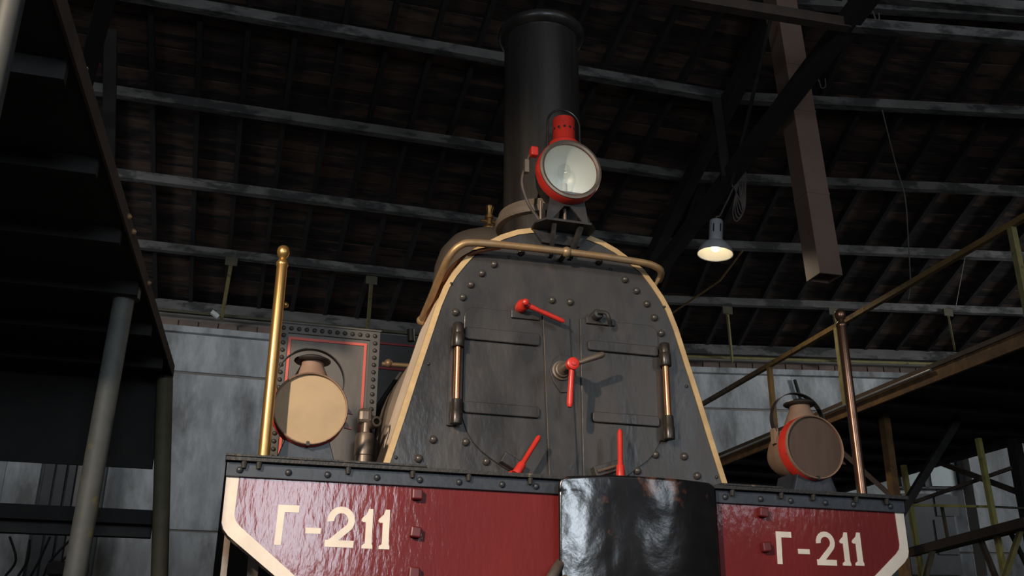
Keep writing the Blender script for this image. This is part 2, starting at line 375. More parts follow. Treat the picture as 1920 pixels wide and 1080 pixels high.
# --- walls : concrete panels with recessed joints, ledge, brick frieze
def wall(name, P0, tang, norm, t0, t1, dist):
    def pt(t, off, z): p = P0+norm*(dist+off)+tang*t; return Vector((p.x, p.y, z))
    m = MB()
    V = [pt(t0, .04, 0), pt(t1, .04, 0), pt(t1, .3, 0), pt(t0, .3, 0)]; V += [Vector((p.x, p.y, 6.25)) for p in V]
    m.add(V, [(0, 3, 2, 1), (4, 5, 6, 7), (0, 1, 5, 4), (1, 2, 6, 5), (2, 3, 7, 6), (3, 0, 4, 7)])
    root = m.build(name, 'concrete_warm', smooth=False, kind='structure')
    def slab(nm, mt, a, b, z0, z1, o0=0.0, o1=.04, bev=0.0):
        V = [pt(a, o0, z0), pt(b, o0, z0), pt(b, o1, z0), pt(a, o1, z0)]; V += [Vector((p.x, p.y, z1)) for p in V]
        return MB().add(V, [(0, 3, 2, 1), (4, 5, 6, 7), (0, 1, 5, 4), (1, 2, 6, 5), (2, 3, 7, 6), (3, 0, 4, 7)]).build(nm, mt, root, smooth=False, bevel=bev)
    t = t0
    while t < t1-.1:
        e = min(t+6.0, t1)
        for z0, z1 in ((0.0, 2.66), (2.69, 5.13), (5.17, 5.80)): slab('concrete_panel', 'concrete', t+.01, e-.01, z0, z1, bev=.012)
        t = e
    slab('ledge', 'concrete', t0, t1, 5.80, 5.90, -.10, .04)
    t = t0+.02; me = None
    while t < t1-.3:
        o = slab('brick', 'brick', t, t+.29, 5.91, 6.03, -.02, .04); t += .312
    return root
WL = wall('wall_left', Vector((0, YC, 0)), Vector((1, 0, 0)), Vector((0, 1, 0)), -10.6, CAM.x+6.42, 16.1)
WR = wall('wall_right', CAM.copy(), TR, NR, kt(17.05)+.0, 15.0, 17.05)

# ================================================================== LOCOMOTIVE
loco = thing('locomotive', (0, 2.5, 0), 'black steam locomotive with tall chimney and red buffer beam lettered in cream', 'locomotive')
# --- buffer beam
hb = [(-1.5, 1.445), (-1.5, 1.205), (-1.492, 1.182), (-1.472, 1.158), (-.93, .75)]
poly = hb+[(-x, z) for x, z in reversed(hb)]
beam = MB().prism(poly, 0.0, .09).build('buffer_beam', 'beam_red', loco, smooth=False)
def border(sgn):
    A = [(-1.5, 1.376), (-1.499, 1.205), (-1.491, 1.181), (-1.47, 1.157), (-1.289, 1.0195), (-.94, .757)]
    B = [(-1.454, 1.376), (-1.456, 1.234), (-1.450, 1.214), (-1.432, 1.194), (-1.215, 1.021), (-.885, .757)]
    f = lambda P: [(sgn*x, z) for x, z in P]
    MB().ribbon(f(A), f(B), -.003, .0005).build('border_stripe', 'cream', beam, smooth=False)
border(-1); border(1)
# lettering
def glyph(ch, x0, x1, z0, z1):
    W, H = x1-x0, z1-z0; m = MB(); y0, y1 = -.0025, .0005
    X = lambda u: x0+u*W
    Z = lambda v: z0+v*H
    def poly(P): m.prism([(X(u), Z(v)) for u, v in P], y0, y1)
    if ch == 'G': poly([(0, 0), (.30, 0), (.36, .82), (1, .82), (1, 1), (.05, 1)])
    elif ch == '-': poly([(0, 0), (1, 0), (1, 1), (0, 1)])
    elif ch == '1':
        poly([(.12, 0), (.98, 0), (.98, .07), (.90, .13), (.90, 1), (.55, 1), (.42, .87), (.06, .76), (.0, .70), (.12, .66), (.36, .66), (.36, .13), (.12, .07)])
    elif ch == '2':
        th = .145; hh = H/W
        cx, cz, R = .52, 1-.48/hh, .48
        A = []; B = []
        for k in range(13):
            a = math.radians(188-k*(188+38)/12)
            A.append((X(cx+R*math.cos(a)), Z(cz+R*math.sin(a)/hh))); ri = R-.235
            B.append((X(cx+ri*math.cos(a)), Z(cz+ri*math.sin(a)/hh)))
        A += [(X(.36), Z(.10))]; B += [(X(.0), Z(.10))]
        m.ribbon(A, B, y0, y1); m.prism([(X(u), Z(v)) for u, v in [(0, 0), (.99, 0), (1.0, .17), (0.0, .17)]], y0-.0004, y1)
    return m.build('letter', 'cream', beam, smooth=False)
for ch, a, b, z0, z1 in [('G', -1.302, -1.219, 1.131, 1.281), ('-', -1.190, -1.132, 1.178, 1.200), ('2', -1.114, -1.004, 1.131, 1.285),
                         ('1', -.979, -.930, 1.130, 1.281), ('1', -.913, -.864, 1.130, 1.281),
                         ('G', .826, .905, 1.129, 1.268), ('-', .932, .989, 1.176, 1.197), ('2', 1.022, 1.120, 1.131, 1.277),
                         ('1', 1.144, 1.193, 1.133, 1.277), ('1', 1.208, 1.260, 1.135, 1.279)]:
    glyph(ch, a, b, z0, z1)
# square red bolts
bm_ = MB().box((-.021, -.030, -.021), (.021, .0, .021)).mesh('square_bolt', 'bolt_red', False)
for sx in (-.767, .768):
    for k, z in enumerate((1.345, 1.198, 1.045, .89)):
        o = inst('square_bolt', bm_, beam, (sx, 0, z), (0, random.uniform(-.12, .12), 0))
        bv = o.modifiers.new('b', 'BEVEL'); bv.width = .006; bv.segments = 2
# --- angle iron below the running plate, its rivets
ang = MB().box((-1.503, -.014, 1.376), (1.503, -.0005, 1.432)).build('angle_iron', 'blue_black', loco, smooth=False, bevel=.003)
rv = MB().lathe((0, 0, 0), (0, -1, 0), [(.014, 0), (.013, .005), (.009, .010), (.004, .0125), (0, .013)], 12).mesh('rivet', 'blue_black')
st = MB().cyl((0, 0, 0), (0, 0, -.026), .012, .009, 8).mesh('stud', 'dark_iron')
x = -1.44
while x < 1.5:
    inst('rivet', rv, ang, (x+random.uniform(-.02, .02), -.014, 1.402)); x += .168
for x in (-1.44, -1.385, -1.045, -.79, -.56, -.30, .62, .86, 1.02, 1.24, 1.40):
    inst('stud', st, ang, (x, -.026, 1.434))
# --- running plate
rp = MB().box((-1.508, -.040, 1.434), (1.508, .42, 1.449)).box((-1.508, .42, 1.434), (-.84, 5.5, 1.449)).box((.84, .42, 1.434), (1.508, 5.5, 1.449)).build('running_plate', 'worn_edge', loco, smooth=False)
MB().box((-1.510, -.046, 1.4495), (-.735, .10, 1.457)).build('edge_plate', 'worn_edge', rp, smooth=False)
MB().box((.56, -.044, 1.4495), (.86, .10, 1.457)).build('edge_plate', 'worn_edge', rp, smooth=False)
# --- frames and steps below the beam
for sx in (-1, 1):
    MB().box((sx*1.36-.02, .26, .35), (sx*1.36+.02, .34, 1.434)).box((sx*1.47-.012, .28, .75), (sx*1.47+.012, .30, 1.434)).build('step_hanger', 'worn_steel', loco, smooth=False)
    MB().box((sx*.62-.02, .05, .5), (sx*.62+.02, 5.4, 1.434)).build('frame_plate', 'black_iron', loco, smooth=False)
# --- smokebox
half = [(.830, 1.449), (.818, 1.548), (.760, 1.757), (.706, 1.960), (.655, 2.140), (.608, 2.310), (.572, 2.41), (.538, 2.474), (.497, 2.534), (.442, 2.606), (.380, 2.650), (.300, 2.702), (.222, 2.738), (.158, 2.755), (.08, 2.768), (0, 2.772)]
full = [(-x, z) for x, z in half]+[(x, z) for x, z in reversed(half[:-1])]
def off(P, dlt):      # offset an open polyline outward
    out = []
    for i, (x, z) in enumerate(P):
        a = P[max(i-1, 0)]; b = P[min(i+1, len(P)-1)]
        tx, tz = b[0]-a[0], b[1]-a[1]; l = math.hypot(tx, tz); out.append((x-tz/l*dlt, z+tx/l*dlt))
    return out
YS = .42
sm = MB().prism(full, YS, YS+.02).build('smokebox_front', 'black_plate', loco, smooth=False)
MB().ribbon(off(full, -.006), off(full, .021), YS-.006, YS+.022).build('brass_edging', 'brass_trim', sm)
wr = MB().ribbon(off(full, -.004), off(full, .012), YS+.0225, .86).build('smokebox_wrapper', 'tan_cladding', loco)
drv = MB().lathe((0, 0, 0), (0, -1, 0), [(.0195, 0), (.0190, .006), (.0160, .013), (.0105, .0185), (.005, .0205), (0, .021)], 16).mesh('rivet', 'rivet_iron')
for ax, z in ((.62, 1.666), (.469, 1.665), (.683, 1.576), (.371, 1.582), (.346, 2.556), (.407, 2.501), (.461, 2.436), (.499, 2.366), (.532, 2.286), (.207, 2.638), (.047, 2.401)):
    for sx in (-1, 1): inst('rivet', drv, sm, (sx*ax, YS, z))
srv = MB().lathe((0, 0, 0), (0, -1, 0), [(.009, 0), (.008, .005), (.004, .009), (0, .010)], 10).mesh('screw', 'black_iron')
for ax, z in ((.558, 2.43), (.655, 2.02), (.785, 1.575), (.27, 2.604)):
    for sx in (-1, 1): inst('screw', srv, sm, (sx*ax, YS, z))
# --- smokebox doors
def leaf(sgn):
    P = [(-.06, 2.32)]+circ(-.44, 2.27, .05, 90, 180, 5)+[(-.49, 1.775)]
    P += [(-.468, 1.718), (-.436, 1.665), (-.396, 1.625), (-.350, 1.594), (-.29, 1.558), (-.2, 1.515), (-.06, 1.475)]
    if sgn > 0: P = [(-x+.035 if x > -.3 else -x+.02, z) for x, z in P]
    return P
dl_ = MB().prism(leaf(-1), YS-.010, YS-.0005).build('smokebox_door', 'black_plate', loco, smooth=False, bevel=.003)
dr_ = MB().prism(leaf(1), YS-.010, YS-.0005).build('smokebox_door', 'black_plate', loco, smooth=False, bevel=.003)
strip = MB().prism([(-.098, 2.318), (.036, 2.318), (.066, 1.449), (-.071, 1.449)], YS-.018, YS-.0105).build('cover_strip', 'black_plate', dl_, smooth=False, bevel=.002)
MB().tube([(-.099, YS-.019, 2.316), (-.072, YS-.019, 1.455)], .0022, 6).build('strip_bead', 'worn_steel', dl_)
for dr, x0, x1, z0, z1 in ((dl_, -.49, -.118, 2.152, 2.213), (dl_, -.49, -.120, 1.797, 1.851), (dr_, .13, .50, 2.155, 2.207), (dr_, .143, .49, 1.799, 1.850)):
    MB().prism(rrect(x0, x1, z0, z1, .014), YS-.026, YS-.0105).build('hinge_strap', 'black_plate', dr, smooth=False, bevel=.004)
for dr, x0, x1, z0, z1 in ((dl_, -.26, -.117, 2.283, 2.322), (dr_, .125, .277, 2.293, 2.328)):
    MB().prism(rrect(x0, x1, z0, z1, .004), YS-.022, YS-.0105).build('stop_plate', 'black_plate', dr, smooth=False, bevel=.003)
# hinge pins
for sx, dr in ((-1, dl_), (1, dr_)):
    hx = sx*.526; hy = YS-.045
    MB().box((hx-.036, YS-.012, 1.735), (hx+.012, YS-.0008, 2.205)).build('hinge_plate', 'black_plate', dr, smooth=False)
    MB().lathe((hx, hy, 2.100), (0, 0, 1), [(.0, 0), (.029, 0), (.031, .004), (.031, .062), (.029, .066), (.0265, .068), (.0265, .112), (.022, .118), (0, .12)], 18).build('hinge_knuckle', 'black_hinge', dr)
    MB().lathe((hx, hy, 1.735), (0, 0, 1), [(0, 0), (.027, 0), (.028, .004), (.028, .058), (.026, .062), (.0255, .108), (.024, .114), (0, .114)], 18).build('hinge_knuckle', 'black_hinge', dr)
    MB().cyl((hx, hy, 1.845), (hx, hy, 2.102), .0165, None, 16).build('hinge_pin', 'copper', dr)
    for z in (1.79, 2.13): MB().box((hx-.016, hy+.018, z-.02), (hx+.016, YS-.010, z+.02)).build('hinge_lug', 'black_iron', dr, smooth=False)
# levers
def lever(name, piv, end, r0_, r1_, mt, par, depth, boss=.024, bossr=None):
    piv, end = Vector(piv), Vector(end); m = MB()
    m.tube([piv, piv+(end-piv)*.25, piv+(end-piv)*.3, end-(end-piv)*.06, end], [r0_*1.15, r0_, r1_, r1_*1.05, r1_*.55], 10)
    o = m.build(name, mt, par)
    MB().lathe((piv.x, YS-.010, piv.z), (0, -1, 0), [(boss*.95, 0), (boss, .006), (boss, depth*.70), (boss*.8, depth*.82), (boss*.55, depth*1.0), (boss*.52, depth*1.28), (boss*.3, depth*1.36), (0, depth*1.38)], 14).build('lever_boss', mt, o)
    return o
lever('door_lever', (-.213, YS-.075, 2.338), (-.010, YS-.075, 2.268), .013, .0115, 'signal_red', dl_, .075, .030)
kb = MB().lathe((.175, YS-.001, 2.335), (0, -1, 0), [(.026, 0), (.027, .05), (.022, .062), (0, .068)], 14).build('door_catch', 'black_iron', dr_)
MB().tube(smoothpath([(.165, YS-.07, 2.338), (.205, YS-.078, 2.335), (.222, YS-.075, 2.31), (.238, YS-.05, 2.285)]), .011, 8).build('catch_hook', 'black_iron', kb)
lb = lever('door_lever', (-.262, YS-.115, 1.512), (-.152, YS-.115, 1.690), .019, .0115, 'signal_red', dl_, .07, .026)
MB().beam((-.305, YS-.03, 1.60), (-.21, YS-.03, 1.55), .05, .05, (0, 1, 0)).build('lever_clamp', 'black_plate', dl_, smooth=False, bevel=.004)
lc = lever('door_lever', (.236, YS-.115, 1.518), (.242, YS-.115, 1.748), .019, .0125, 'signal_red', dr_, .07, .026)
MB().beam((.135, YS-.03, 1.555), (.26, YS-.03, 1.595), .05, .06, (0, 1, 0)).build('lever_clamp', 'black_plate', dr_, smooth=False, bevel=.004)
MB().cyl((.145, YS-.068, 1.555), (.235, YS-.068, 1.585), .007, None, 8).build('clamp_pin', 'worn_steel', dr_)
# central lock
lk = MB().prism([(-.070, 2.03), (-.045, 2.095), (-.012, 2.118), (.030, 2.112), (.052, 2.05), (.045, 1.985), (.018, 1.932), (-.015, 1.928), (-.050, 1.975)], YS-.026, YS-.018).build('lock_plate', 'black_plate', dl_, smooth=False, bevel=.002)
MB().lathe((-.012, YS-.018, 2.035), (0, -1, 0), [(.048, 0), (.048, .018), (.040, .020), (.036, .034), (.030, .036), (.022, .05), (.019, .055), (.019, .175), (0, .175)], 20).build('lock_shaft', 'worn_steel', dl_)
hub = Vector((-.020, YS-.205, 2.016))
MB().lathe((hub.x, hub.y+.02, hub.z), (0, -1, 0), [(.024, 0), (.029, .004), (.029, .036), (.022, .041), (.013, .041), (.012, .047), (0, .049)], 20).build('lock_hub', 'signal_red', dl_)
MB().tube([hub+Vector((0, .006, -.015)), Vector((-.034, hub.y+.004, 1.83)), Vector((-.036, hub.y+.004, 1.812))], [.0125, .0155, .010], 12).build('lock_handle', 'signal_red', dl_)
MB().tube([hub+Vector((.01, .022, .004)), Vector((.06, hub.y+.022, 2.05)), Vector((.137, hub.y+.022, 2.082)), Vector((.147, hub.y+.022, 2.087))], [.009, .0135, .0155, .010], 12).build('lock_handle', 'worn_steel', dl_)
# --- chimney
ch = MB().lathe((0, .70, 0), (0, 0, 1), [(.17, 2.70), (.232, 2.70), (.226, 2.80), (.222, 2.915), (.214, 2.99), (.213, 3.4), (.214, 4.125), (.214, 4.168), (.19, 4.168), (.185, 3.0), (.17, 2.9)], 48, closed=True).build('chimney', 'chimney_black', loco)
MB().lathe((0, .70, 0), (0, 0, 1), [(.214, 4.105), (.236, 4.112), (.250, 4.128), (.254, 4.145), (.249, 4.163), (.234, 4.172), (.205, 4.170)], 48, closed=True).build('chimney_lip', 'chimney_black', ch)
MB().lathe((0, .70, 0), (0, 0, 1), [(.222, 2.905), (.252, 2.908), (.258, 2.920), (.256, 2.945), (.246, 2.952), (.240, 2.985), (.216, 2.992)], 48, closed=True).build('chimney_collar', 'dusty_brown', ch)
# --- boiler, dome, cab
MB().lathe((0, .861, 1.75), (0, 1, 0), [(.0, 0), (.765, 0), (.775, .01), (.775, 3.7), (0, 3.7)], 56).build('boiler_barrel', 'dusty_brown', loco)
for yy in (1.5, 2.3, 3.2):
    pass
dome = MB().lathe((0, 1.86, 0), (0, 0, 1), [(.46, 2.42), (.40, 2.52), (.36, 2.62), (.355, 3.02), (.345, 3.14), (.315, 3.24), (.25, 3.325), (.15, 3.375), (.05, 3.393), (0, 3.395)], 40).build('steam_dome', 'dusty_brown', loco)
MB().lathe((0, 1.83, 3.385), (0, 0, 1), [(.0, 0), (.052, 0), (.052, .03), (.04, .045), (.022, .06), (.020, .10), (.030, .105), (.030, .125), (.018, .13), (.019, .16), (.026, .185), (.026, .195), (0, .197)], 16).build('dome_valve', 'brass', dome)
MB().cyl((-.06, 1.83, 3.47), (.06, 1.83, 3.47), .012, None, 8).build('valve_arm', 'brass', dome)
cab = MB().box((-1.08, 4.5, .9), (1.08, 4.56, 3.52)).box((-1.08, 4.56, .9), (-1.02, 6.2, 3.52)).box((1.02, 4.56, .9), (1.08, 6.2, 3.52)).build('cab', 'black_iron', loco, smooth=False)
for z in (3.42, 3.19): MB().box((-1.05, 4.488, z), (1.05, 4.4995, z+.018)).build('cab_line', 'dark_red_line', cab, smooth=False)
MB().tube([at(716, 682, 2.6), at(775, 686, 2.6)], .016, 10).sphere(at(728, 681, 2.6), .03).build('feed_pipe', 'dull_brass', loco)
MB().tube([at(700, 775, 1.9), at(752, 700, 1.9)], .016, 8).build('reach_rod', 'black_iron', loco)
MB().cyl(at(771, 640, 3.6), at(770, 618, 3.6), .03, None, 12).build('cab_fitting', 'black_iron', loco)
# --- handrail
pth = [(-.612, .86, 2.385), (-.606, .64, 2.440), (-.597, .47, 2.500), (-.578, .385, 2.555), (-.535, .345, 2.602), (-.46, .335, 2.622), (-.2, .335, 2.630), (.1, .335, 2.632), (.40, .335, 2.625), (.49, .342, 2.612), (.53, .375, 2.598), (.545, .44, 2.585)]
hr = MB().tube(smoothpath(pth, 6), .0185, 12).build('handrail', 'dull_brass', loco)
MB().sphere((.004, .335, 2.632), .027).build('handrail_knob', 'dull_brass', hr)
MB().cyl((.004, .345, 2.632), (.004, YS, 2.625), .012, None, 8).build('handrail_post', 'black_iron', hr)
MB().cyl((.532, .40, 2.58), (.505, .46, 2.52), .010, None, 8).build('handrail_post', 'dull_brass', hr)
MB().sphere((-.612, .86, 2.385), .026).cyl((-.612, .86, 2.385), (-.50, .86, 2.33), .012, None, 8).build('handrail_post', 'dull_brass', hr)
MB().tube(smoothpath([(-.33, .36, 2.625), (-.45, .40, 2.60), (-.535, .5, 2.55), (-.575, .62, 2.46), (-.60, .85, 2.33)], 5), .012, 8).build('copper_pipe', 'copper', loco)
# --- headlamp shelf on the smokebox
sh = MB().add([(-.118, .275, 2.768), (.118, .275, 2.768), (.158, .33, 2.768), (.15, .60, 2.768), (-.15, .60, 2.768), (-.158, .33, 2.768),
               (-.118, .275, 2.780), (.118, .275, 2.780), (.158, .33, 2.780), (.15, .60, 2.780), (-.15, .60, 2.780), (-.158, .33, 2.780)],
              [(5, 4, 3, 2, 1, 0), (6, 7, 8, 9, 10, 11)]+[(i, (i+1) % 6, (i+1) % 6+6, i+6) for i in range(6)]).build('lamp_shelf', 'black_iron', loco, smooth=False)
MB().prism([(-.15, 2.766), (.15, 2.766), (.10, 2.70), (-.10, 2.70)], YS-.02, YS-.001).build('shelf_bracket', 'black_iron', sh, smooth=False)
for sx in (-1, 1): MB().beam((sx*.07, .30, 2.765), (sx*.05, YS, 2.64), .02, .03).build('shelf_strut', 'black_iron', sh, smooth=False)
# --- brass posts on the running plate
for sx, mt in ((-1, 'brass'), (1, 'dark_copper')):
    p = MB().lathe((sx*1.366, .10, 1.449), (0, 0, 1), [(0, 0), (.0235, 0), (.0235, .40), (.0225, .845), (.026, .850), (.0265, .862), (.020, .872), (.014, .882), (.015, .886), (.022, .892), (.0268, .906), (.0272, .918), (.0235, .932), (.014, .940), (0, .942)], 22).build('signal_post', mt, loco)
    MB().sphere((sx*1.366+.03, .13, 2.135), .014).build('post_knob', mt, p)
# --- side box with rivets and red lining
tk = MB().box((-1.302, 1.2, 1.449), (-.776, 2.6, 2.40)).build('side_tank', 'tank_grey', loco, smooth=False)
stp = MB().box((-1.304, 1.188, 2.362), (-.774, 1.199, 2.412)).box((-.835+.008, 1.188, 1.449), (-.774, 1.199, 2.362)).box((-1.304, 1.188, 1.449), (-1.262, 1.199, 2.362)).build('rivet_strip', 'tank_strip', tk, smooth=False)
MB().box((-1.312, 1.180, 2.412), (-.768, 2.6, 2.420)).build('tank_lid', 'tank_strip', tk, smooth=False)
trv = MB().lathe((0, 0, 0), (0, -1, 0), [(.0125, 0), (.0115, .005), (.007, .0095), (0, .011)], 10).mesh('tank_rivet', 'black_iron')
for k in range(13): inst('tank_rivet', trv, tk, (-1.288+.0405*k, 1.188, 2.386))
for k in range(22):
    inst('tank_rivet', trv, tk, (-.799, 1.188, 2.345-.0405*k)); inst('tank_rivet', trv, tk, (-1.284, 1.188, 2.345-.0405*k))
ln = .014
MB().box((-1.258, 1.194, 2.328), (-.842, 1.1995, 2.328+ln)).box((-.842-ln, 1.194, 1.46), (-.842, 1.1995, 2.328)).box((-1.258, 1.194, 1.46), (-1.258+ln, 1.1995, 2.328)).build('red_lining', 'red_line', tk, smooth=False)
# --- lubricator column beside the tank
lu = MB().lathe((-.842, 1.05, 1.449), (0, 0, 1), [(0, 0), (.046, 0), (.046, .25), (.050, .255), (.050, .345), (.044, .365), (.024, .372), (.022, .42), (0, .42)], 18).build('lubricator', 'worn_steel', loco)
MB().box((-.885, 1.02, 1.865), (-.815, 1.09, 1.945)).build('lubricator_body', 'worn_steel', lu, smooth=False, bevel=.02)
MB().lathe((-.812, 1.04, 1.868), (.25, -1, 0), [(.016, -.02), (.030, -.02), (.030, .055), (.026, .06), (.016, .06)], 16, closed=True).build('lubricator_nozzle', 'worn_steel', lu)
# --- brake hose below the sheet
MB().tube(smoothpath([(-.30, -.06, .86), (-.27, -.09, .96), (-.22, -.085, 1.055), (-.16, -.035, 1.105), (-.08, .0, 1.11)], 6), .022, 12).build('brake_hose', 'rubber', loco)
MB().tube(smoothpath([(-.24, -.06, .86), (-.215, -.085, .96), (-.18, -.075, 1.03), (-.12, -.03, 1.06)], 6), .016, 10).build('brake_hose', 'rubber', loco)

# ================================================================== LANTERNS
def lantern(loc, label, leather='tan_leather'):
    # local: front rim at y=0, axis +y
    t = thing('oil_lantern', loc, label, 'lantern', 'dusty oil lanterns with leather covers on the running plate')
    X, Y, Z = loc
    def P(x, y, z): return (X+x, Y+y, Z+z)
    cz = .252          # axis height above the plate
    c = P(0, 0, cz)
    b = MB().lathe(P(0, .035, cz), (0, 1, 0), [(.0, 0), (.140, 0), (.142, .015), (.140, .10), (.120, .20), (.085, .27), (.05, .285), (0, .29)], 32).build('body', 'lantern_dust', t)
    MB().lathe(c, (0, 1, 0), [(.1500, .0126), (.154, .0126), (.1575, .020), (.157, .075), (.153, .080), (.1500, .078)], 40, closed=True).build('red_band', 'signal_red', t)
    MB().lathe(c, (0, 1, 0), [(.148, .0), (.1525, -.003), (.1555, .002), (.1555, .0125), (.148, .0125)], 40, closed=True).build('front_rim', 'lantern_dust', t)
    MB().lathe(P(0, .012, cz), (0, -1, 0), [(.1482, -.010), (.1482, -.002), (.10, .0), (.04, .001), (0, .0012)], 40).build('leather_cover', leather, t)
    nk = MB().lathe(P(0, .10, cz+.11), (0, 0, 1), [(.0, 0), (.088, 0), (.080, .03), (.062, .072), (.050, .098), (.050, .128), (0, .128)], 26).build('chimney_neck', 'lantern_dust', t)
    MB().lathe(P(0, .10, cz+.225), (0, 0, 1), [(.045, .0), (.074, .0), (.079, .005), (.077, .011), (.05, .024), (.02, .032), (0, .033)], 28).build('vent_cap', 'lantern_black', nk)
    V = []; Fs = []; n = 30
    for k in range(n+1):
        a = math.radians(-24+228*k/n)
        for rr, yy in ((.143, .112), (.147, .112), (.147, .145), (.143, .145)): V.append(P(rr*math.cos(a), yy, .402+rr*1.0*math.sin(a)))
    for k in range(n):
        for q in range(4): Fs.append((4*k+q, 4*k+(q+1) % 4, 4*k+4+(q+1) % 4, 4*k+4+q))
    Fs += [(0, 3, 2, 1), (4*n, 4*n+1, 4*n+2, 4*n+3)]
    MB().add(V, Fs).build('carry_handle', 'lantern_black', t)
    for sx in (-1, 1): MB().box(P(sx*.138-.012, .112, cz+.03), P(sx*.138+.012, .145, cz+.105)).build('handle_lug', 'lantern_dust', t, smooth=False)
    ft = [( -.132, 0), (.132, 0), (.088, .135), (-.088, .135)]
    MB().prism([(X+x, Z+z) for x, z in ft], Y+.035, Y+.050).prism([(X+x*.98, Z+z) for x, z in ft], Y+.050, Y+.22).build('pedestal', 'blue_black', t, smooth=False, bevel=.004)
    for z in (.01, -.055):
        MB().prism([(X+.146, Z+cz+z-.012), (X+.180, Z+cz+z-.016), (X+.150, Z+cz+z+.020)], Y+.03, Y+.045).build('latch', 'bolt_red', t, smooth=False)
    MB().box(P(-.006, -.004, cz-.158), P(.006, .02, cz-.140)).build('catch', 'lantern_black', t, smooth=False)
    return t
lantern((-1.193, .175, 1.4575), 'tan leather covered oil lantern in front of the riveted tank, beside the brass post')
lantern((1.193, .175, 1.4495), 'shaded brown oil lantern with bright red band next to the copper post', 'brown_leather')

def headlamp():
    X, Y, Z = 0, .24, 3.045
    t = thing('electric_headlamp', (0, .36, 2.78), 'red rimmed headlamp with clear glass in front of the chimney', 'headlamp')
    c = (X, Y, Z); R_ = .166
    MB().lathe(c, (0, 1, 0), [(.150, .03), (.152, .05), (.150, .12), (.12, .20), (.06, .235), (0, .24), (0, .236), (.055, .231), (.115, .196), (.145, .118), (.146, .03)], 36, closed=True).build('body', 'lantern_black', t)
    MB().lathe(c, (0, 1, 0), [(.146, .004), (.164, .002), (.168, .012), (.168, .060), (.160, .066), (.146, .064)], 44, closed=True).build('red_rim', 'signal_red', t)
    MB().lathe(c, (0, 1, 0), [(.141, -.004), (.152, -.009), (.163, -.006), (.164, .0015), (.146, .0035), (.141, .002)], 44, closed=True).build('bezel', 'worn_steel', t)
    MB().lathe(c, (0, 1, 0), [(.1405, .004), (.1405, .008), (.0, .008), (0, .004)], 36).build('front_glass', 'glass', t)
    MB().lathe(c, (0, 1, 0), [(.1425, .012), (.138, .035), (.125, .075), (.10, .12), (.07, .155), (.035, .175), (.0, .18)], 40, cap=False).build('reflector', 'reflector', t)
    bl = MB().lathe((X, Y+.10, Z-.062), (0, 0, 1), [(0, 0), (.014, 0), (.014, .04), (.016, .05), (.030, .075), (.034, .10), (.029, .125), (.014, .138), (0, .141)], 20).build('bulb', 'glass', t)
    MB().cyl((X, Y+.10, Z-.10), (X, Y+.10, Z-.035), .015, None, 14).build('bulb_socket', 'white_plastic', t)
    cp = MB().lathe((X, Y+.095, 3.20), (0, 0, 1), [(.0, 0), (.085, 0), (.080, .035), (.062, .052), (.058, .058), (.058, .175), (.056, .182), (0, .185)], 30).build('vent_chimney', 'signal_red', t)
    hole = MB().lathe((0, 0, 0), (0, -1, 0), [(.0075, 0), (.006, .001), (0, .0012)], 8).mesh('vent_hole', 'soot_iron')
    for k in range(12):
        a = math.radians(k*30+15); inst('vent_hole', hole, cp, (X+.0583*math.sin(a), Y+.095-.0583*math.cos(a), 3.315), (0, 0, a))
    pts = [(X-.089, Y+.095, 3.15), (X-.089, Y+.095, 3.30), (X-.088, Y+.095, 3.34)]+[(X+.088*math.cos(math.radians(a)), Y+.095, 3.355+.088*math.sin(math.radians(a))) for a in range(172, 0, -14)]+[(X+.088, Y+.095, 3.34), (X+.089, Y+.095, 3.15)]
    MB().tube(pts, .006, 8).build('carry_handle', 'black_hinge', t)
    MB().box((-.198, .268, 3.115), (-.158, .31, 3.165)).build('hinge_lug', 'signal_red', t, smooth=False, bevel=.008)
    MB().prism([(-.112, 2.7805), (-.088, 2.7805), (-.015, 2.868), (.015, 2.868), (.088, 2.7805), (.112, 2.7805), (.085, 2.95), (-.085, 2.95)], .30, .312).build('stand', 'black_iron', t, smooth=False)
    MB().prism([(-.112, 2.7805), (.112, 2.7805), (.085, 2.93), (-.085, 2.93)], .42, .43).build('stand', 'black_iron', t, smooth=False)
    MB().cyl((0, .34, 2.7805), (0, .34, 2.90), .010, None, 10).build('stand_bolt', 'worn_steel', t)
    MB().cyl((-.125, .35, 2.7805), (-.125, .35, 2.90), .008, None, 8).build('stand_bolt', 'worn_steel', t)
    MB().tube(smoothpath([(-.19, .32, 3.14), (-.215, .33, 3.06), (-.225, .34, 2.98), (-.19, .35, 2.88), (-.13, .36, 2.80)], 6), .0085, 8).build('power_cable', 'rubber', t)
    MB().box((-.222, .30, 3.03), (-.200, .33, 3.10)).build('cable_gland', 'worn_steel', t, smooth=False)
headlamp()

